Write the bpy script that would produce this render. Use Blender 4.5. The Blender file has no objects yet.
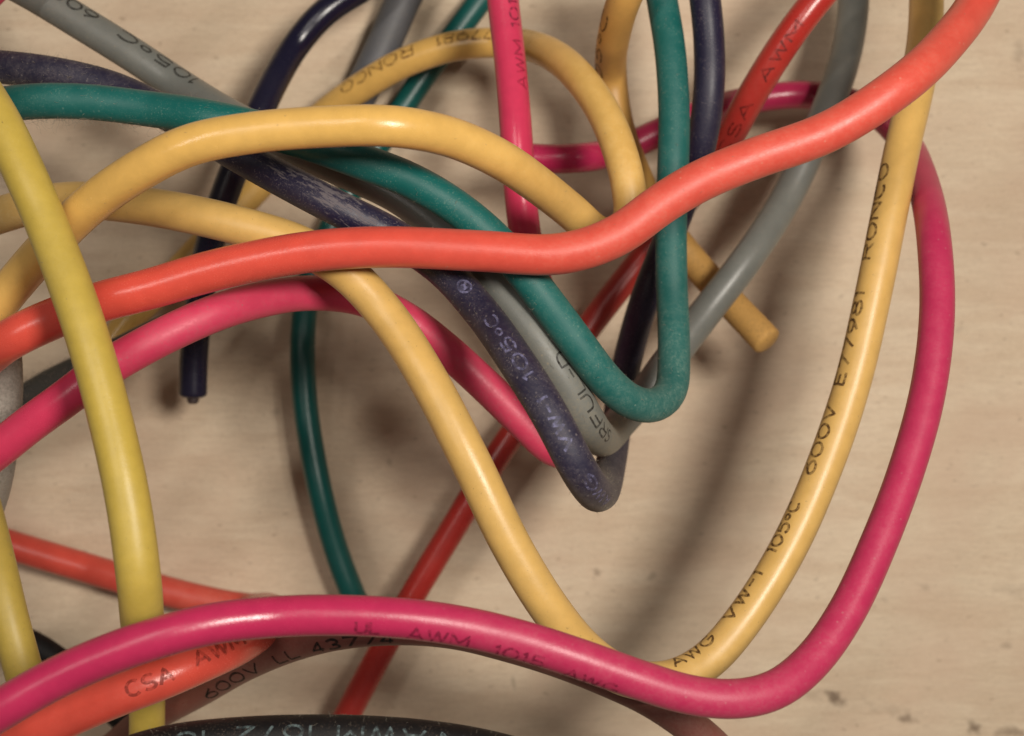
import bpy, math, random
from mathutils import Vector, noise
random.seed(7)
S = bpy.context.scene
S.unit_settings.scale_length = 0.01            # one unit is one centimetre
COL = S.collection

# ------------------------------------------------------------------ camera
HC = 16.3                                      # camera height above the board, cm
F = 1400.0                                     # focal length in picture pixels
cd = bpy.data.cameras.new('camera')
cam = bpy.data.objects.new('camera', cd); COL.objects.link(cam)
cam.location = (0, 0, HC)
cd.sensor_width = 36.0
cd.lens = 36.0 * F / 1024.0
cd.clip_start = 0.05; cd.clip_end = 500
cd.dof.use_dof = True
cd.dof.focus_distance = 11.6
cd.dof.aperture_fstop = 0.37
cd.dof.aperture_blades = 7
S.camera = cam

# ------------------------------------------------------------------ world and lamps
w = bpy.data.worlds.new('World'); S.world = w; w.use_nodes = True
bg = w.node_tree.nodes['Background']
bg.inputs[0].default_value = (1.0, 0.90, 0.79, 1); bg.inputs[1].default_value = 0.085

def lamp(name, loc, target, size, power, col, size_y=None):
    d = bpy.data.lights.new(name, 'AREA'); d.shape = 'RECTANGLE' if size_y else 'DISK'; d.size = size
    if size_y: d.size_y = size_y
    d.energy = power; d.color = col
    o = bpy.data.objects.new(name, d); COL.objects.link(o); o.location = loc
    o.rotation_euler = (Vector(target) - Vector(loc)).to_track_quat('-Z', 'Y').to_euler()
lamp('key_lamp', (6.3, 2.9, 22.0), (0.5, 0, 0), 4.0, 3800, (1.0, 0.93, 0.83))
lamp('second_lamp', (-7.0, 4.5, 22), (-2, -1, 2), 12, 950, (1.0, 0.93, 0.85), 0.5)

S.view_settings.view_transform = 'Standard'; S.view_settings.look = 'None'
S.view_settings.exposure = 0.0; S.view_settings.gamma = 1.0

# ------------------------------------------------------------------ helpers
def at(px, py, wd, r):
    """point of a cable of radius r that shows wd pixels wide at picture position px, py"""
    d = 2 * r * F / wd
    return Vector(((px - 512) / F * d, -(py - 368) / F * d, HC - d))

def spline(P, step=0.035):
    P = [P[0] * 2 - P[1]] + P + [P[-1] * 2 - P[-2]]
    out = []
    for i in range(1, len(P) - 2):
        p0, p1, p2, p3 = P[i-1:i+3]
        t0 = 0.0
        t1 = t0 + max(1e-4, (p1-p0).length) ** .5
        t2 = t1 + max(1e-4, (p2-p1).length) ** .5
        t3 = t2 + max(1e-4, (p3-p2).length) ** .5
        n = 24
        for k in range(n):
            t = t1 + (t2 - t1) * k / n
            A1 = p0*((t1-t)/(t1-t0)) + p1*((t-t0)/(t1-t0))
            A2 = p1*((t2-t)/(t2-t1)) + p2*((t-t1)/(t2-t1))
            A3 = p2*((t3-t)/(t3-t2)) + p3*((t-t2)/(t3-t2))
            B1 = A1*((t2-t)/(t2-t0)) + A2*((t-t0)/(t2-t0))
            B2 = A2*((t3-t)/(t3-t1)) + A3*((t-t1)/(t3-t1))
            out.append(B1*((t2-t)/(t2-t1)) + B2*((t-t1)/(t2-t1)))
    out.append(P[-2].copy())
    # even arc length
    L = [0.0]
    for a, b in zip(out, out[1:]): L.append(L[-1] + (b-a).length)
    m = max(8, int(L[-1] / step)); res = []; j = 0
    for k in range(m + 1):
        s = L[-1] * k / m
        while j < len(L) - 2 and L[j+1] < s: j += 1
        u = (s - L[j]) / max(1e-9, L[j+1] - L[j])
        res.append(out[j].lerp(out[j+1], min(1, max(0, u))))
    for _ in range(10):                         # relax the joints a little
        res = [res[0]] + [(res[i-1] + res[i]*2 + res[i+1]) / 4 for i in range(1, len(res)-1)] + [res[-1]]
    return res

def tangents(C):
    return [(C[min(i+1, len(C)-1)] - C[max(i-1, 0)]).normalized() for i in range(len(C))]

def link_mesh(name, verts, faces, mat, parent=None, smooth=True):
    me = bpy.data.meshes.new(name); me.from_pydata([tuple(v) for v in verts], [], faces); me.update()
    if smooth: me.polygons.foreach_set('use_smooth', [True] * len(me.polygons))
    me.materials.append(mat)
    o = bpy.data.objects.new(name, me); COL.objects.link(o)
    if parent: o.parent = parent
    return o

def tube(C, r, n=28, seed=0.0, wob=0.012):
    T = tangents(C); verts = []; faces = []
    N = T[0].orthogonal().normalized()
    rings = []
    # softly rounded ends
    a = C[0]; b = C[-1]
    seq = []
    for q in (0.0, 0.45, 0.8): seq.append((a - T[0]*0.045*(1-q)**1.0, T[0], r*(0.72+0.28*math.sqrt(1-(1-q)**2))))
    for c, t in zip(C, T): seq.append((c, t, r))
    for q in (0.8, 0.45, 0.0): seq.append((b + T[-1]*0.045*(1-q), T[-1], r*(0.72+0.28*math.sqrt(1-(1-q)**2))))
    for k, (c, t, rr) in enumerate(seq):
        N = (N - t * N.dot(t)).normalized(); B = t.cross(N)
        for j in range(n):
            th = 2*math.pi*j/n
            d = N*math.cos(th) + B*math.sin(th)
            e = 1 + wob * noise.noise((c + d*r) * 1.3 + Vector((seed, 0, 0)))
            verts.append(c + d * (rr * e))
    m = len(seq)
    for k in range(m - 1):
        for j in range(n):
            faces.append((k*n+j, k*n+(j+1) % n, (k+1)*n+(j+1) % n, (k+1)*n+j))
    faces.append(tuple(range(n-1, -1, -1))); faces.append(tuple((m-1)*n + j for j in range(n)))
    return verts, faces

# ------------------------------------------------------------------ materials
def nn(nt, kind, **kw):
    n = nt.nodes.new(kind)
    for k, v in kw.items():
        if k in n.inputs: n.inputs[k].default_value = v
        else: setattr(n, k, v)
    return n

def ramp(nt, a, b, src):
    m = nn(nt, 'ShaderNodeMapRange'); m.inputs[1].default_value = a; m.inputs[2].default_value = b
    m.interpolation_type = 'SMOOTHSTEP'
    nt.links.new(src, m.inputs[0]); return m.outputs[0]

def math2(nt, op, a, b):
    m = nn(nt, 'ShaderNodeMath', operation=op)
    for i, v in enumerate((a, b)):
        if isinstance(v, (int, float)): m.inputs[i].default_value = v
        else: nt.links.new(v, m.inputs[i])
    return m.outputs[0]

def mix(nt, fac, a, b):
    m = nn(nt, 'ShaderNodeMix', data_type='RGBA')
    if isinstance(fac, (int, float)): m.inputs[0].default_value = fac
    else: nt.links.new(fac, m.inputs[0])
    for i, v in ((6, a), (7, b)):
        if isinstance(v, tuple): m.inputs[i].default_value = v
        else: nt.links.new(v, m.inputs[i])
    return m.outputs[2]

def lin(rgb):
    return tuple(((c/255)/12.92 if c/255 <= .04045 else ((c/255+.055)/1.055)**2.4) for c in rgb) + (1,)

def dust_shade_along(pts, C, D):
    ids = []; j = 0
    for p in pts:
        lo = ids[-1] if ids else 0
        i = min(range(lo, min(len(C), lo + 400)), key=lambda k: (C[k]-p).length); ids.append(i)
    out = []
    for k in range(len(C)):
        j = 0
        while j < len(ids)-2 and ids[j+1] <= k: j += 1
        u = min(1, max(0, (k-ids[j]) / max(1, ids[j+1]-ids[j]))); out.append(D[j]*(1-u)+D[j+1]*u)
    return out

def plastic(name, rgb, rough=0.34, dust_shade=0.12, speck=0.35, dust_shade_col=(150, 138, 118), sheen=0.12, scuff_glint=None, seed=0.0, spec=0.5, dark=0.0):
    m = bpy.data.materials.new(name); m.use_nodes = True; nt = m.node_tree
    P = nt.nodes['Principled BSDF']
    tc = nn(nt, 'ShaderNodeTexCoord')
    mp = nn(nt, 'ShaderNodeMapping'); mp.inputs[1].default_value = (seed, seed*.7, 0)
    nt.links.new(tc.outputs['Object'], mp.inputs[0]); V = mp.outputs[0]
    def tex(scale, detail=3.0, rough_=.55):
        t = nn(nt, 'ShaderNodeTexNoise'); t.inputs['Scale'].default_value = scale
        t.inputs['Detail'].default_value = detail; t.inputs['Roughness'].default_value = rough_
        nt.links.new(V, t.inputs['Vector']); return t.outputs['Fac']
    big = tex(0.9, 3); mid = tex(6, 4, .6); fine = tex(75, 2, .7); grit = tex(34, 3, .7)
    base = mix(nt, ramp(nt, .3, .7, mid), lin(tuple(c*.975 for c in rgb)), lin(tuple(min(255, c*1.02) for c in rgb)))
    if dark > 0:     # small brown stains rubbed into the jacket
        base = mix(nt, math2(nt, 'MULTIPLY', ramp(nt, .66, .74, grit), dark), base, lin((96, 66, 34)))
    at_ = nn(nt, 'ShaderNodeAttribute', attribute_name='dust'); dv = at_.outputs['Fac']
    film = math2(nt, 'MULTIPLY', ramp(nt, .30, .75, big), dust_shade)
    film = math2(nt, 'MAXIMUM', film, math2(nt, 'MULTIPLY', dv, math2(nt, 'ADD', .35, math2(nt, 'MULTIPLY', ramp(nt, .35, .65, mid), .65))))
    film = math2(nt, 'MULTIPLY', film, math2(nt, 'ADD', .25, math2(nt, 'MULTIPLY', ramp(nt, .35, .7, grit), .75)))
    spk = math2(nt, 'MULTIPLY', ramp(nt, .58, .68, fine), math2(nt, 'ADD', speck, math2(nt, 'MULTIPLY', dv, .3)))
    spk = math2(nt, 'MULTIPLY', spk, ramp(nt, .30, .65, mid))
    vo = nn(nt, 'ShaderNodeTexVoronoi'); vo.inputs['Scale'].default_value = 20; nt.links.new(V, vo.inputs['Vector'])
    sepc = nn(nt, 'ShaderNodeSeparateColor'); nt.links.new(vo.outputs['Color'], sepc.inputs[0])
    dots = math2(nt, 'MULTIPLY', ramp(nt, .26, .14, vo.outputs['Distance']), ramp(nt, 1 - .55 * speck, 1.0 - .1 * speck, sepc.outputs[0]))
    spk = math2(nt, 'MAXIMUM', spk, math2(nt, 'MULTIPLY', dots, ramp(nt, -.12, .5, dv)))
    fac = math2(nt, 'MINIMUM', math2(nt, 'MAXIMUM', film, spk), .92)
    if scuff_glint:  # pale patch: a highlight painted into the colour, broken up by scuff scratches
        sx, sy, sw, srot, lx, ly = scuff_glint; q = at(sx, sy, sw, .15)
        ms = nn(nt, 'ShaderNodeMapping', vector_type='TEXTURE'); ms.inputs[1].default_value = q
        ms.inputs[2].default_value = (0, 0, math.radians(srot)); ms.inputs[3].default_value = (lx, ly, 1)
        nt.links.new(tc.outputs['Object'], ms.inputs[0])
        ln = nn(nt, 'ShaderNodeVectorMath', operation='LENGTH'); nt.links.new(ms.outputs[0], ln.inputs[0])
        sc = nn(nt, 'ShaderNodeTexNoise'); sc.inputs['Scale'].default_value = 5.0; sc.inputs['Detail'].default_value = 6; sc.inputs['Roughness'].default_value = .7
        nt.links.new(ms.outputs[0], sc.inputs['Vector'])
        k = math2(nt, 'SUBTRACT', sc.outputs['Fac'], math2(nt, 'MULTIPLY', ln.outputs['Value'], .16))
        scf = math2(nt, 'MULTIPLY', ramp(nt, .40, .50, k), .75); fac = math2(nt, 'MAXIMUM', fac, scf)
    colr = mix(nt, fac, base, lin(dust_shade_col))
    nt.links.new(colr, P.inputs['Base Color'])
    r1 = math2(nt, 'ADD', math2(nt, 'ADD', rough, math2(nt, 'MULTIPLY', dv, .35)), math2(nt, 'MULTIPLY', fac, .4))
    r2 = math2(nt, 'ADD', r1, math2(nt, 'MULTIPLY', math2(nt, 'SUBTRACT', big, .5), .35))
    cl = nn(nt, 'ShaderNodeClamp'); cl.inputs[1].default_value = .15; cl.inputs[2].default_value = .95
    nt.links.new(r2, cl.inputs[0]); nt.links.new(cl.outputs[0], P.inputs['Roughness'])
    P.inputs['Specular IOR Level'].default_value = spec
    P.inputs['Subsurface Weight'].default_value = 0.0
    P.inputs['Sheen Weight'].default_value = sheen * .45
    P.inputs['Sheen Roughness'].default_value = .45
    P.inputs['Sheen Tint'].default_value = lin((190, 175, 150))
    bp = nn(nt, 'ShaderNodeBump'); bp.inputs['Strength'].default_value = .22; bp.inputs['Distance'].default_value = .01
    hsum = math2(nt, 'ADD', math2(nt, 'MULTIPLY', fine, .55), math2(nt, 'MULTIPLY', mid, 1.2))
    nt.links.new(hsum, bp.inputs['Height']); nt.links.new(bp.outputs[0], P.inputs['Normal'])
    return m

def ink(name, rgb, worn=.45, rough=.6, lo=.40):
    """printed ink, worn through in places"""
    m = bpy.data.materials.new(name); m.use_nodes = True; nt = m.node_tree
    P = nt.nodes['Principled BSDF']; P.inputs['Base Color'].default_value = lin(rgb); P.inputs['Roughness'].default_value = rough
    tc = nn(nt, 'ShaderNodeTexCoord'); t = nn(nt, 'ShaderNodeTexNoise'); t.inputs['Scale'].default_value = 26; t.inputs['Detail'].default_value = 4
    nt.links.new(tc.outputs['Object'], t.inputs['Vector'])
    a = ramp(nt, lo, lo + .22, t.outputs['Fac'])
    a = math2(nt, 'ADD', math2(nt, 'MULTIPLY', a, worn), 1 - worn - .2)
    nt.links.new(a, P.inputs['Alpha'])
    return m

# ------------------------------------------------------------------ wooden board
def board_material():
    m = bpy.data.materials.new('pale_wood'); m.use_nodes = True; nt = m.node_tree
    P = nt.nodes['Principled BSDF']; tc = nn(nt, 'ShaderNodeTexCoord')
    def mapped(rot, sc):
        mp = nn(nt, 'ShaderNodeMapping'); mp.inputs[2].default_value = (0, 0, math.radians(rot)); mp.inputs[3].default_value = sc
        nt.links.new(tc.outputs['Object'], mp.inputs[0]); return mp.outputs[0]
    def tex(vec, scale, detail=4, rg=.6, dist=0.0):
        t = nn(nt, 'ShaderNodeTexNoise'); t.inputs['Scale'].default_value = scale; t.inputs['Detail'].default_value = detail
        t.inputs['Roughness'].default_value = rg; t.inputs['Distortion'].default_value = dist
        nt.links.new(vec, t.inputs['Vector']); return t.outputs['Fac']
    g = mapped(11, (.35, 2.4, 1))
    grain = tex(g, 1.5, 6, .62, .6); finegrain = tex(mapped(11, (1.2, 9, 1)), 3.0, 5, .6, .3)
    patch = tex(mapped(0, (1, 1, 1)), .55, 3); pores = tex(mapped(11, (.8, 1.8, 1)), 9, 3, .5)
    fib = tex(mapped(9, (3.5, 26, 1)), 3.2, 6, .72, .25); weave = tex(mapped(9, (9, 9, 1)), 3.0, 4, .7)
    c = mix(nt, ramp(nt, .3, .7, grain), lin((208, 185, 158)), lin((221, 202, 176)))
    c = mix(nt, math2(nt, 'MULTIPLY', ramp(nt, .40, .66, finegrain), .30), c, lin((184, 161, 136)))
    c = mix(nt, math2(nt, 'MULTIPLY', ramp(nt, .46, .66, fib), .36), c, lin((172, 150, 126)))
    c = mix(nt, math2(nt, 'MULTIPLY', ramp(nt, .50, .64, weave), .25), c, lin((226, 210, 188)))
    c = mix(nt, math2(nt, 'MULTIPLY', ramp(nt, .42, .7, patch), .45), c, lin((205, 176, 152)))
    c = mix(nt, math2(nt, 'MULTIPLY', ramp(nt, .64, .74, pores), .42), c, lin((130, 106, 84)))
    # knots and dents of the board (place in cm, size, strength)
    wob = nn(nt, 'ShaderNodeTexNoise'); wob.inputs['Scale'].default_value = 7.0; wob.inputs['Detail'].default_value = 6
    nt.links.new(tc.outputs['Object'], wob.inputs['Vector'])
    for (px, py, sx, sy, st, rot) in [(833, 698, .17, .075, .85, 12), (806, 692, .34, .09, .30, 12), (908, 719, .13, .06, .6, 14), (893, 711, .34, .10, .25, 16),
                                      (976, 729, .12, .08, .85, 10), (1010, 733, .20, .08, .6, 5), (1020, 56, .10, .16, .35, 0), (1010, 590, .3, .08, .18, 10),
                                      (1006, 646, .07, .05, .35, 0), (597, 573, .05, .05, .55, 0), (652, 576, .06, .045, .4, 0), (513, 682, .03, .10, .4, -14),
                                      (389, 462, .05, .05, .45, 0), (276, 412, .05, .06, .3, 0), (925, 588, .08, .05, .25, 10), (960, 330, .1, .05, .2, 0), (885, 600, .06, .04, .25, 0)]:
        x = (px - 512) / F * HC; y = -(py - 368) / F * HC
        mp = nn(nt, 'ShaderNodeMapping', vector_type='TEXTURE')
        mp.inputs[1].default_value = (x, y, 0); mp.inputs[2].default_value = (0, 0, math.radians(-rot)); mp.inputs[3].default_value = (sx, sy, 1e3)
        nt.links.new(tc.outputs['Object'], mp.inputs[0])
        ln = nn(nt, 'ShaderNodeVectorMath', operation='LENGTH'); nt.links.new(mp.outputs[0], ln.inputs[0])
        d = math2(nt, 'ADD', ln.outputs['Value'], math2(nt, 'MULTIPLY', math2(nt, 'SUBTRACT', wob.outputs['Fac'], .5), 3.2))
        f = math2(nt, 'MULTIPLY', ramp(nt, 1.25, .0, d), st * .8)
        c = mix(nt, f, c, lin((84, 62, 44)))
    nt.links.new(c, P.inputs['Base Color']); P.inputs['Roughness'].default_value = .62; P.inputs['Specular IOR Level'].default_value = .3
    bp = nn(nt, 'ShaderNodeBump'); bp.inputs['Strength'].default_value = .18; bp.inputs['Distance'].default_value = .012
    nt.links.new(math2(nt, 'ADD', math2(nt, 'ADD', finegrain, pores), math2(nt, 'MULTIPLY', fib, .6)), bp.inputs['Height']); nt.links.new(bp.outputs[0], P.inputs['Normal'])
    return m

X, Y, Z = 32, 24, 1.8
bv = [(sx*X, sy*Y, z) for z in (-Z, 0) for sx, sy in ((-1, -1), (1, -1), (1, 1), (-1, 1))]
bf = [(3, 2, 1, 0), (4, 5, 6, 7), (0, 1, 5, 4), (1, 2, 6, 5), (2, 3, 7, 6), (3, 0, 4, 7)]
board = link_mesh('table_surface', bv, bf, board_material(), smooth=False)
board['kind'] = 'structure'

# ------------------------------------------------------------------ lettering: single line strokes laid round the jacket
def arc(cx, cy, rx, ry, a0, a1, n=14):
    return [(cx + rx*math.cos(math.radians(a0+(a1-a0)*i/n)), cy + ry*math.sin(math.radians(a0+(a1-a0)*i/n))) for i in range(n+1)]
W_ = .84
GL = {
 'A': (W_, [[(0, 0), (W_/2, 1), (W_, 0)], [(.14, .33), (W_-.14, .33)]]),
 'W': (1.05, [[(0, 1), (.26, 0), (.525, .95), (.79, 0), (1.05, 1)]]),
 'M': (.95, [[(0, 0), (0, 1), (.475, .3), (.95, 1), (.95, 0)]]),
 'V': (W_, [[(0, 1), (W_/2, 0), (W_, 1)]]),
 'N': (W_, [[(0, 0), (0, 1), (W_, 0), (W_, 1)]]),
 'E': (.72, [[(.72, 1), (0, 1), (0, 0), (.72, 0)], [(0, .5), (.62, .5)]]),
 'F': (.72, [[(.72, 1), (0, 1), (0, 0)], [(0, .5), (.6, .5)]]),
 'L': (.68, [[(0, 1), (0, 0), (.68, 0)]]),
 'U': (.8, [[(0, 1), (0, .4)] + arc(.4, .4, .4, .4, 180, 360) + [(.8, 1)]]),
 'D': (.8, [[(0, 0), (0, 1), (.35, 1)] + arc(.35, .5, .45, .5, 90, -90) + [(0, 0)]]),
 'R': (.76, [[(0, 0), (0, 1), (.45, 1)] + arc(.45, .75, .29, .25, 90, -90) + [(0, .5)], [(.42, .5), (.76, 0)]]),
 'C': (.8, [arc(.45, .5, .45, .5, 50, 310, 20)]),
 'G': (.84, [arc(.45, .5, .45, .5, 50, 345, 20) + [(.88, .45), (.5, .45)]]),
 'O': (.86, [arc(.43, .5, .43, .5, 90, 450, 24)]),
 'S': (.74, [arc(.38, .74, .34, .26, 30, 270, 14) + arc(.38, .24, .36, .24, 90, -150, 14)]),
 '0': (.82, [arc(.41, .5, .41, .5, 90, 450, 24)]),
 '1': (.26, [[(0, .8), (.2, 1), (.2, 0)]]),
 '2': (.74, [arc(.37, .72, .35, .28, 160, -30, 14) + [(0, 0), (.74, 0)]]),
 '3': (.74, [arc(.36, .75, .32, .25, 150, -90, 12) + arc(.36, .25, .36, .25, 90, -150, 12)]),
 '4': (.8, [[(.6, 0), (.6, 1), (0, .3), (.8, .3)]]),
 '5': (.74, [[(.68, 1), (.1, 1), (.06, .55)] + arc(.36, .32, .36, .32, 125, -150, 16)]),
 '6': (.76, [[(.6, 1)] + arc(.38, .32, .38, .4, 150, 180, 4) + arc(.38, .32, .38, .32, 180, 540, 22)]),
 '7': (.76, [[(0, 1), (.76, 1), (.25, 0)]]),
 '8': (.76, [arc(.38, .75, .3, .25, -90, 270, 18), arc(.38, .25, .38, .25, 90, 450, 18)]),
 '9': (.76, [arc(.38, .68, .38, .32, 0, 360, 22) + [(.7, .4), (.2, 0)]]),
 '-': (.55, [[(0, .5), (.55, .5)]]),
 'o': (.36, [arc(.2, .55, .2, .22, 90, 450, 14)]),
 '.': (.14, [arc(.07, .45, .06, .06, 0, 360, 8)]),
 '/': (.5, [[(0, 0), (.5, 1)]]),
 ' ': (.5, []),
 '@': (1.0, [arc(.5, .5, .5, .5, 90, 450, 24), [(.32, .22), (.32, .78), (.5, .78)] + arc(.5, .64, .16, .14, 90, -90, 8) + [(.32, .5)], [(.5, .5), (.7, .22)]]),
}
def lay_text(C, r, text, p_from, p_to, h, off, mat, parent, thick=.22):
    """run text along the jacket between the two picture positions nearest its centre line; off -1..1 shifts it round the jacket"""
    T = tangents(C); cp = Vector((0, 0, HC))
    def near(p, hint=None):
        best = None
        for i, c in enumerate(C):
            d = HC - c.z; u = c.x/d*F + 512; v = 368 - c.y/d*F
            if len(p) > 2 and abs(c.z - p[2]) > 1.6: continue
            q = (u-p[0])**2 + (v-p[1])**2
            if best is None or q < best[0]: best = (q, i)
        return best[1]
    i0, i1 = near(p_from), near(p_to)
    seg = (C[-1]-C[0]).length
    L = [0.0]
    for a, b in zip(C, C[1:]): L.append(L[-1] + (b-a).length)
    s0, s1 = L[i0], L[i1]; dr = 1 if s1 > s0 else -1
    def where(s):
        s = min(max(s, 0), L[-1] - 1e-6); j = min(range(len(L)), key=lambda k: abs(L[k]-s)) if False else min(len(L)-2, int(s / L[-1] * (len(L)-1)))
        while j > 0 and L[j] > s: j -= 1
        while j < len(L)-2 and L[j+1] < s: j += 1
        u = (s-L[j]) / max(1e-9, L[j+1]-L[j]); return C[j].lerp(C[j+1], u), T[j].lerp(T[j+1], u).normalized()
    adv = sum(GL[c][0] + .26 for c in text) - .26
    k = abs(s1 - s0) / (adv * h); x = 0.0
    verts, faces = [], []; phi0 = math.asin(max(-.95, min(.95, off)))
    layer = 0
    for ch in text:
        gw, strokes = GL[ch]
        for st in strokes:
            pts = []
            for a, b in zip(st, st[1:]):
                n = max(1, int(math.hypot(b[0]-a[0], b[1]-a[1]) / .09))
                pts += [(a[0]+(b[0]-a[0])*q/n, a[1]+(b[1]-a[1])*q/n) for q in range(n)]
            pts.append(st[-1]); layer += 1
            lift = .0016 + .0005 * (layer % 3)
            base = len(verts); m = len(pts)
            for i, p in enumerate(pts):
                a = pts[max(0, i-1)]; b = pts[min(m-1, i+1)]
                if i == 0: a = p
                dx, dy = b[0]-a[0], b[1]-a[1]; l = math.hypot(dx, dy) or 1
                nx, ny = -dy/l, dx/l; t = thick * (.92 + .16*random.random()) / 2
                for sg in (-1, 1):
                    u = (x + p[0]) * k + nx*t*sg; v = p[1] - .5 + ny*t*sg
                    c, tg = where(s0 + dr * u * h)
                    tg = tg * dr
                    nrm = (cp - c); nrm = (nrm - tg*nrm.dot(tg)).normalized(); up = nrm.cross(tg)
                    ph = phi0 + v*h/r
                    verts.append(c + (nrm*math.cos(ph) + up*math.sin(ph)) * (r*1.004 + lift))
            for i in range(m-1): faces.append((base+2*i, base+2*i+2, base+2*i+3, base+2*i+1))
        x += gw + .26
    return link_mesh('printed_marking', verts, faces, mat, parent)

# ------------------------------------------------------------------ cables
GROUP = 'coloured electrical cables tangled on the wooden board'
CABLES = {}
def cable(key, label, r, pts, mat, texts=(), wob=.012, cores=()):
    ctrl = [at(*p[:3], r) for p in pts]
    C = spline(ctrl); CABLES[key] = (C, r)
    v, f = tube(C, r, seed=len(CABLES)*3.1, wob=wob)
    dl = dust_shade_along(ctrl, C, [p[3] if len(p) > 3 else 0.0 for p in pts])  # film weight along the cable: dust, but painted shade on the yellow stub
    dl = [dl[0]]*3 + dl + [dl[-1]]*3; n_ = len(v) // len(dl)
    def dust_shaded(o):
        a = o.data.attributes.new('dust', 'FLOAT', 'POINT'); a.data.foreach_set('value', [d for d in dl for _ in range(n_)])
        return o
    if texts or cores:
        root = bpy.data.objects.new('electrical_cable', None); COL.objects.link(root)
        base = Vector((C[len(C)//2].x, C[len(C)//2].y, min(c.z for c in C) - r)); root.location = base
        root.empty_display_size = .3
        ins = dust_shaded(link_mesh('insulation', v, f, mat, root))
        kids = [ins]
        for t in texts: kids.append(lay_text(C, r, *t[:-1], t[-1], root) if not isinstance(t[-1], dict) else lay_text(C, r, *t[:-2], t[-2], root, **t[-1]))
        T = tangents(C)
        for end in cores:
            i = 0 if end == 'start' else -1
            d = -T[0] if end == 'start' else T[-1]
            cc = [C[i] + d*q for q in (-.05, .0, .04, .07)]
            cv, cf = tube(cc, r*.42, n=14, wob=.25); kids.append(link_mesh('conductor', cv, cf, M['copper'], root))
        for k in kids: k.location = -base
    else:
        root = dust_shaded(link_mesh('electrical_cable', v, f, mat))
    root['label'] = label; root['category'] = 'cable'; root['group'] = GROUP
    return root

M = {}
M['copper'] = plastic('tarnished_conductor', (60, 48, 48), .5, .1, .1)
M['olive'] = plastic('olive_yellow_pvc', (186, 160, 70), .42, .10, .15, (206, 190, 130), seed=1, dark=.25, sheen=.2)
M['olive2'] = plastic('olive_yellow_pvc_marked', (176, 152, 68), .5, .12, .2, seed=9, dark=.6, sheen=.2)
M['yellow'] = plastic('warm_yellow_pvc', (214, 170, 92), .28, .06, .10, (220, 190, 130), seed=2, dark=.12)
M['yellow2'] = plastic('stained_yellow_pvc', (206, 166, 94), .36, .10, .12, (214, 190, 140), seed=4, dark=.6, sheen=.2)
M['yellow3'] = plastic('tan_yellow_pvc', (196, 150, 80), .45, .10, .12, (132, 102, 62), seed=22, dark=.3)  # the brown film colour is shade painted onto the cut end
M['orange'] = plastic('coral_orange_pvc', (210, 78, 64), .27, .08, .30, (206, 112, 94), seed=3, sheen=.12)
M['red'] = plastic('red_pvc', (170, 44, 38), .30, .08, .12, seed=6)
M['redusty'] = plastic('dusty_red_brown_pvc', (118, 60, 52), .6, .5, .6, (140, 112, 98), seed=8, sheen=.35)
M['pink'] = plastic('rose_pink_pvc', (204, 56, 90), .26, .06, .12, (180, 84, 98), seed=5)
M['magenta'] = plastic('magenta_pvc', (178, 40, 82), .28, .05, .2, (176, 90, 104), seed=7, sheen=.12)
M['teal'] = plastic('teal_pvc', (0, 90, 86), .45, .05, .8, (96, 128, 118), seed=10, sheen=.15)
M['teal_far'] = plastic('dark_teal_pvc', (0, 80, 76), .38, .08, .15, (70, 115, 105), seed=11)
M['navy'] = plastic('dusty_navy_pvc', (22, 19, 48), .45, .16, 1.0, (108, 100, 102), seed=12, sheen=.3, scuff_glint=(325, 192, 36, -32, .75, .13))
M['indigo'] = plastic('dark_indigo_pvc', (22, 20, 42), .26, .05, .10, (100, 96, 100), seed=13)
M['grey'] = plastic('grey_pvc', (108, 110, 106), .33, .18, .5, (134, 126, 110), seed=14, sheen=.25)
M['felt'] = plastic('dusty_grey_jacket', (160, 152, 142), .8, .6, .8, (78, 72, 66), seed=15, sheen=.5)
M['charcoal'] = plastic('dusty_charcoal_pvc', (62, 60, 56), .7, .5, .9, (96, 90, 82), seed=16, sheen=.5)
M['black'] = plastic('dusty_black_pvc', (9, 9, 12), .6, .12, .8, (88, 76, 66), seed=17, sheen=.12, spec=.3)
M['blue_grey'] = plastic('slate_grey_pvc', (84, 86, 92), .5, .2, .2, seed=18)
I_ = {k: ink('ink_' + k, c, wn) for k, c, wn in [('brown', (86, 58, 28), .5), ('tan', (128, 92, 46), .6), ('rose', (168, 34, 68), .6), ('lilac', (118, 116, 150), .65), ('dark', (52, 50, 46), .4),
      ('rust', (150, 44, 30), .6), ('plum', (134, 26, 60), .65), ('black', (30, 20, 18), .25), ('pale', (96, 112, 114), .65), ('wine', (112, 26, 22), .6)]}

cable('coral', 'long coral orange cable crossing the whole tangle from left edge to top right corner', .168,
  [(-70,392,38),(-20,362,39.5),(12,338,41),(50,320,41,.0),(100,302,41.5),(150,289,41.5),(200,274,41.5),(250,262,41.5),(300,253,41.5),(350,248,41.5),(400,247,41.5),(480,251,41.5,.1),(560,254,41.5,.35),(615,237,41.5,.45),(660,205,41.5,.45),(700,181,41.5,.4),(750,160,41.5,.4),(830,131,41.5,.4),(900,86,41.5,.4),(948,41,40,.4),(981,-6,38.5),(1000,-55,39),(1010,-110,40),(1005,-170,41),(980,-240,41)], M['orange'])  # beyond the top edge the unseen part rises to cast shade on the grey cable

cable('olive', 'thick olive yellow cable running down the left side over the coral cable', .165,
  [(-90,-30,38),(-50,35,40),(-24,82,41),(0,122,41.5),(24,172,41.8),(47,225,42),(82,320,43),(108,410,43.5),(128,500,44),(139,580,44),(142,618,43),(144,640,41.3),(146,662,37.8),(147,690,35.5),(147,725,35),(145,800,35)], M['olive'])

cable('olive_low', 'short olive yellow cable at the lower left edge beside the red cable', .16,
  [(-60,400,33),(-25,480,35),(-4,560,36.5),(10,620,37),(26,680,37),(44,750,36),(60,800,35)], M['olive2'])

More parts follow.
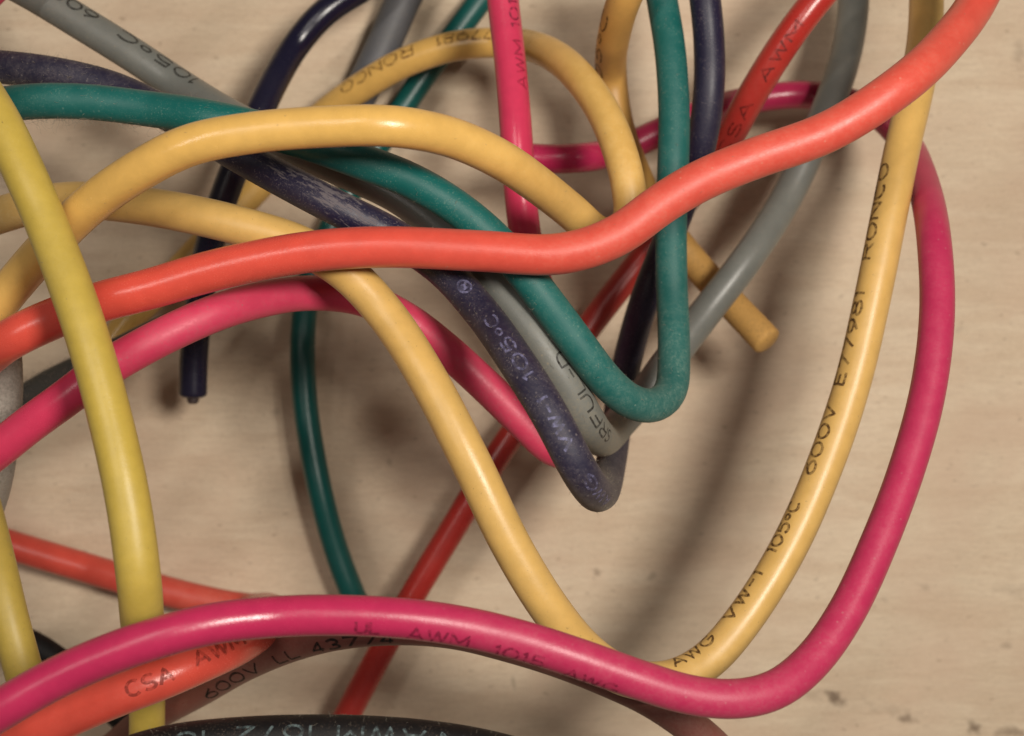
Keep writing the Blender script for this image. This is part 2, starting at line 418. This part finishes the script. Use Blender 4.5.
cable('arch', 'yellow cable arching highest over the bundle then folding back behind the pink cable', .16,
  [(-60,400,36),(-15,322,37.5),(18,280,38),(52,242,39),(90,205,40),(140,170,41),(190,145,41.5),(250,133,41.5),(320,127,41.5),(390,126,41.5),(450,137,40.5,.1),(498,158,39.5,.15),(538,185,38,.2),(571,211,36.5,.25),(604,236,35.5,.3),(630,222,35,.4),(629,190,35,.4),(621,155,34.8,.35),(605,115,34.2,.3),(578,76,33.2,.3),(545,51,31.6),(505,43,30),(460,45,29.8),(410,60,29.5),(360,88,29),(315,122,28.4),(265,180,28.2),(215,232,28.2),(165,285,28.2),(125,325,28.2),(105,360,28.2),(104,400,28.2)],
  M['yellow'], [('E77981', (508,38,1), (440,46,1), .115, -.6, I_['tan']), ('RONCO', (418,55,1), (350,90,1), .115, -.6, I_['tan'])])

cable('loop', 'yellow cable with dark lettering that dips under the front magenta cable and rises right', .165,
  [(-20,222,36,.5),(10,212,36.5,.5),(40,204,37,.4),(75,200,37.5,.2),(120,203,38),(180,212,39),(240,226,39.5),(300,245,39.5),(345,271,39.5),(385,313,39.5),(425,374,40),(470,460,40.5),(511,545,40.5),(553,613,40.2),(590,655,39.5),(628,678,39,.1),(668,680,38.5,.2),(706,662,38,.2),(745,618,37.7,.1),(790,545,37.2,.1),(825,465,36.8,.1),(852,385,36.5,.1),(872,300,36.3,.1),(888,220,36),(903,145,35.5),(918,80,34.8),(926,20,34),(922,-40,33.5),(895,-85,33.5),(850,-110,33.5)],  # unseen curl past the top edge, added to help shade the grey cable
  M['yellow2'], [('AWG', (668,672), (722,648), .115, .78, I_['brown']), ('VW-1', (737,632), (772,582), .115, .74, I_['brown']), ('105oC', (781,560), (808,508), .115, .72, I_['brown']),
   ('600V', (817,480), (840,412), .115, .70, I_['brown']), ('E77981', (848,388), (869,298), .115, .72, I_['brown']), ('RONCO', (875,262), (894,170), .115, .78, I_['brown'])]), ('VW-1', (735,632), (775,575), .125, .60, I_['brown']), ('105oC', (778,562), (815,495), .125, .60, I_['brown']),

cable('pink', 'rose pink cable curving beneath the coral cable and standing up through the yellow arch', .155,
  [(-60,490,36),(-10,456,37.5),(30,424,37.8),(65,399,38),(105,369,38,.2),(160,338,37.8,.5),(210,315,37.3,.5),(260,300,36.2,.4),(310,293,35.2,.3),(360,298,35,.3),(404,318,35,.4),(444,348,34.6,.55),(488,388,34.4,.55),(526,425,34.4,.55),(553,450,34.2,.4),(572,451,33.6),(578,430,31.8),(571,398,30.6),(558,355,30.6),(542,300,31.2),(527,245,32.2),(520,190,32.5),(516,130,32.5),(511,70,32.2),(503,0,32),(498,-60,32)],
  M['pink'], [('AWM', (513,96,3), (509,48,3), .10, -.62, I_['rose']), ('1015', (507,34,3), (503,-8,3), .10, -.62, I_['plum'])])

cable('magenta', 'long magenta cable sweeping across the bottom and looping up the right side', .15,
  [(-70,752,41),(-10,716,42),(50,681,42),(100,658,42),(150,640,42),(210,624,41.6),(270,617,41),(330,615,40.8),(400,618,40.6,.05),(460,626,40.4,.2),(520,640,40.2,.3),(580,659,40,.3),(640,680,39.8,.35),(690,695,39.6,.4),(735,699,39.4,.45),(775,690,39,.4),(813,660,38.3,.3),(847,611,37.6,.25),(880,540,36.8,.25),(908,465,36,.2),(928,390,35.3,.2),(937,315,34.6,.2),(934,240,33.6,.2),(922,180,31.5,.2),(900,135,29),(868,109,27.6),(830,97,27.3),(790,95,27.4),(745,101,27.4),(700,114,28.1),(660,132,28.2),(620,150,28.3),(580,158,29.3),(545,159,29.3),(518,157,29.3)],
  M['magenta'], [('UL', (358,617,6), (382,617,6), .10, -.58, I_['plum'], {'thick': .24}), ('AWM', (408,619,6), (470,628,6), .11, -.7, I_['plum'], {'thick': .2}), ('1015', (496,634,6), (548,647,6), .11, -.78, I_['plum'], {'thick': .2}),
   ('AWG', (568,655,6), (618,672,6), .11, -.85, I_['plum'], {'thick': .2})])

cable('navy', 'dusty navy cable with pale lettering, folding back sharply at the lowest bend', .15,
  [(-70,62,32,.5),(-10,66,33,.5),(50,73,33.5,.45),(110,87,33.5,.3),(170,115,34,.1),(230,150,35),(280,178,35.5),(335,207,36),(390,234,35.6),(440,267,35.5,.1),(478,308,36,.2),(514,358,37.5,.3),(550,415,38.5,.3),(575,463,38.5,.35),(590,487,37.5,.6),(600,494,35,.7),(607,480,32,.6),(614,445,30,.4),(620,400,29),(630,350,29.2),(648,290,29.8),(668,240,29.8),(685,195,30),(701,145,30.8),(709,90,31.2),(709,40,31.2),(704,-10,31.2),(697,-60,31)],
  M['navy'], [('AWG', (597,488,4.5), (585,464,5), .088, -.2, I_['lilac']), ('VW-1', (571,446,5), (548,404,5), .088, -.1, I_['lilac']), ('105oC', (537,386,5), (494,328,5), .095, -.15, I_['lilac']), ('@', (470,304,5), (460,291,4.5), .10, -.2, I_['lilac'])])

cable('grey', 'grey cable entering at the top left and turning back between navy and teal', .165,
  [(-30,-40,34.5,.3),(30,-8,34.5,.3),(80,22,34.5,.25),(130,53,34.5,.2),(180,86,34.5,.0),(230,117,35.5),(285,144,36.5),(345,170,37),(400,196,37.2),(447,233,37.6),(493,281,38.4,.1),(533,333,39,.2),(566,385,39,.5),(585,419,38.6,.7),(597,436,37,.9),(608,436,34.6,.8),(621,421,33.6,.7),(642,398,33.2,.3),(668,362,33,.2),(706,312,32.6,.1),(750,255,32.4),(788,195,31.6,.2),(818,130,31.5,.2),(840,75,31.2,.2),(852,20,30.6,.2),(855,-50,30)],
  M['grey'], [('105oC', (196,98,3), (116,46,3), .11, -.72, I_['dark']), ('600', (92,32,3), (50,4,3), .11, -.70, I_['dark']), ('SRFUL-D', (594,430,4), (551,356,4), .10, -.55, I_['dark'], {'thick': .17})])

cable('teal', 'dusty teal cable from the left edge making a rounded hairpin bend right of centre', .15,
  [(-60,125,34,.2),(-10,107,35,.2),(40,101,35.5,.2),(90,102,35.5,.15),(150,109,35.5,.1),(210,118,36),(260,129,36),(310,143,36),(360,161,36),(410,180,36),(460,210,36,.05),(505,250,36,.1),(545,300,36,.2),(580,347,36,.3),(608,383,35.5,.5),(632,402,34.8,.7),(655,405,34,.95),(671,390,33.2,.9),(674,350,32.4,.6),(672,290,31.8,.35),(671,230,31.8,.3),(673,170,31.8,.2),(674,110,31.6,.2),(670,50,31.3,.15),(662,0,31,.15),(652,-60,31)],
  M['teal'])

cable('red', 'thin red cable running straight under everything from upper right to bottom', .15,
  [(870,-60,31),(825,-10,31),(790,35,30.8),(755,90,30.2),(725,145,29.2),(690,195,27.6),(645,255,27),(600,312,27),(550,380,27),(500,452,27),(455,525,27),(410,600,27),(370,672,27),(335,740,27),(310,800,27)],
  M['red'], [('CSA', (722,142), (748,95), .10, -.05, I_['wine']), ('AWM', (762,75), (796,24), .10, -.05, I_['wine'])])

cable('coral_low', 'lettered coral orange cable in the lower left corner, doubling back as dusty red', .17,
  [(-70,780,42),(-20,761,42),(30,735,43),(70,715,43),(115,696,43),(160,679,42.7),(200,662,42),(233,647,41),(256,633,39),(270,620,36.5),(273,612,33.5),(264,608,31),(246,608,29.9,.5),(225,605,29.9,.6),(185,596,29.9,.45),(130,581,29.9,.25),(80,566,29.9,.1),(30,551,29.9),(-15,537,29.9),(-70,522,29.9)],
  M['orange'], [('CSA', (130,694,5), (170,678,5), .115, .05, I_['rust']), ('AWM', (192,668,5), (232,650,5), .115, .2, I_['rust'])])

cable('brown', 'dusty brownish red cable with black lettering tucked along the underside of the magenta cable', .155,
  [(60,790,29),(110,750,30),(150,718,31.5),(200,690,32.7),(245,664,34),(295,643,35.2),(345,631,36),(400,627,36),(455,631,36),(505,643,36),(560,660,36),(610,680,35.8),(655,702,35.4),(705,738,35),(745,780,34)],
  M['redusty'], [('600V', (212,684), (266,655), .105, -.5, I_['black']), ('LL', (284,647), (304,640), .105, -.55, I_['black']), ('43774', (318,638), (394,628), .105, -.62, I_['black'])])

cable('black', 'thick dusty black cable along the bottom edge with pale upside down lettering', .17,
  [(20,850,42),(70,795,43),(120,762,44),(170,747,44),(230,740,44),(300,737,44),(370,738,44),(430,743,44),(485,752,44),(540,768,43.5),(600,800,43)],
  M['black'], [('N.AWM', (460,748), (342,737), .145, -.1, I_['pale'], {'thick': .15}), ('1672', (318,737), (242,740), .145, -.1, I_['pale'], {'thick': .15}), ('161', (212,742), (170,747), .145, -.1, I_['pale'], {'thick': .15})])

cable('indigo_stub', 'dark indigo cable hanging down on the left with a cut end above the board', .15,
  [(420,-50,27.5),(365,-14,27.8),(325,12,28),(296,45,28),(275,80,28.4),(256,120,28.8),(236,165,28.8),(218,215,28.6),(205,265,28.2),(198,315,28),(194,355,27.8),(193,393,27.7)],
  M['indigo'], (), cores=('end',))

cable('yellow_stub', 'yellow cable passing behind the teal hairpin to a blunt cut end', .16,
  [(655,-60,35),(628,-10,34.5),(614,35,33),(611,75,31.4),(618,125,31.2),(634,170,30.9),(655,212,30.3),(688,255,30,.5),(728,300,30.6,.6),(766,340,31.2,.6)],  # last values darken the end with painted shade
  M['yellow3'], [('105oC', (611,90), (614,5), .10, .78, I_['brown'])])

cable('teal_far', 'dark teal cable passing lowest behind the bundle and hanging left of centre', .14,
  [(535,-60,24.6),(495,-18,24.6),(462,25,24.6),(430,68,24.6),(398,115,24.6),(360,175,24.6),(330,230,24.7),(309,285,24.8),(303,335,25),(304,390,25),(310,440,25),(321,495,25),(336,550,24.9),(353,595,24.8),(363,617,24.6)],
  M['teal_far'])

cable('slate', 'blurred slate grey cable at the top behind the yellow arch', .2,
  [(440,-60,35.3),(408,-10,35.3),(390,30,35.2),(372,70,35.1),(354,106,35),(345,128,35)], M['blue_grey'])

cable('grey_edge', 'dusty light grey cable at the left edge under the pink cable', .16,
  [(-60,235,34),(-20,285,35),(0,335,35.5),(4,390,36),(0,440,36),(-8,490,35),(-25,540,34),(-50,600,33)], M['felt'], wob=.06)

cable('charcoal', 'fuzzy charcoal cable lying just behind the pink cable on the left', .15,
  [(-60,440,28),(-20,425,28.5),(20,403,29),(50,385,29),(80,370,29),(120,351,29),(165,329,29),(205,317,29)], M['charcoal'], wob=.10)

cable('black_low', 'short black cable showing between the two olive cables at lower left', .15,
  [(-70,650,27.5),(-30,640,27.5),(10,636,27.5),(45,652,27.5),(80,680,27.5),(120,715,27.5),(160,755,27.5),(190,800,27.5)], M['black'])

cable('pink_corner', 'sliver of pink cable cutting across the top left corner', .15,
  [(-64,56,33),(-24,4,33),(-8,-12,33),(16,-34,33),(56,-64,33)], M['pink'])

# ------------------------------------------------------------------ lint on the jackets
def lint():
    verts, faces = [], []
    def hair(p, d, L, rad):
        base = len(verts); n = 7; c = p.copy(); dd = d.normalized()
        for k in range(n):
            u = dd.orthogonal().normalized(); v = dd.cross(u); rr = rad * (1 - .5*k/n)
            for q in range(3):
                a = q * 2.094; verts.append(c + (u*math.cos(a) + v*math.sin(a)) * rr)
            c = c + dd * (L/n); dd = (dd + Vector((random.gauss(0, .5), random.gauss(0, .5), random.gauss(0, .5)))).normalized()
        for k in range(n-1):
            for q in range(3): faces.append((base+k*3+q, base+k*3+(q+1) % 3, base+(k+1)*3+(q+1) % 3, base+(k+1)*3+q))
    def along(key, i0, i1, cnt, side, Lh=(.05, .16), rad=.0012):
        C, r = CABLES[key]; T = tangents(C); n = len(C)
        for _ in range(cnt):
            i = int(n * random.uniform(i0, i1)); t = T[i]
            up = Vector((0, 0, 1)); up = (up - t*up.dot(t)).normalized(); sd = up.cross(t)
            ph = random.uniform(*side); d = up*math.cos(ph) + sd*math.sin(ph)
            hair(C[i] + d*r*.99, (d*random.uniform(.05, .5) + t*random.uniform(-1, 1)), random.uniform(*Lh), rad*random.uniform(.6, 1.2))
    along('teal', .06, .19, 130, (-2.2, -1.2), (.05, .22)); along('teal', 0, 1, 260, (-1.6, 1.6), (.02, .07))
    along('navy', 0, .12, 160, (-1.6, 1.6), (.03, .12)); along('navy', .1, .65, 260, (-1.6, 1.6), (.02, .07))
    along('grey', 0, 1, 160, (-1.7, 1.7), (.02, .10)); along('black', 0, 1, 320, (-1.8, 1.8), (.02, .08))
    along('charcoal', 0, .6, 700, (-2, 2), (.04, .14), .002); along('grey_edge', .2, .8, 300, (-1.8, 1.8), (.03, .09), .0018)
    along('coral_low', .5, .8, 90, (-1.7, 1.7), (.02, .07)); along('brown', 0, 1, 120, (-1.7, 1.7), (.02, .06)); along('coral', 0, 1, 60, (-1.7, 1.7), (.015, .04))
    along('olive_low', .2, .8, 60, (-1.8, 1.8), (.02, .08)); along('olive', .0, .8, 50, (-1.8, 1.8), (.02, .05)); along('arch', 0, .5, 40, (-1.7, 1.7), (.02, .05))
    m = bpy.data.materials.new('lint'); m.use_nodes = True; P = m.node_tree.nodes['Principled BSDF']
    P.inputs['Base Color'].default_value = lin((150, 140, 124)); P.inputs['Roughness'].default_value = .9
    o = link_mesh('lint', verts, faces, m)
    o['label'] = 'fine grey lint and fibres clinging to the dusty cables'; o['category'] = 'lint'; o['kind'] = 'stuff'
lint()
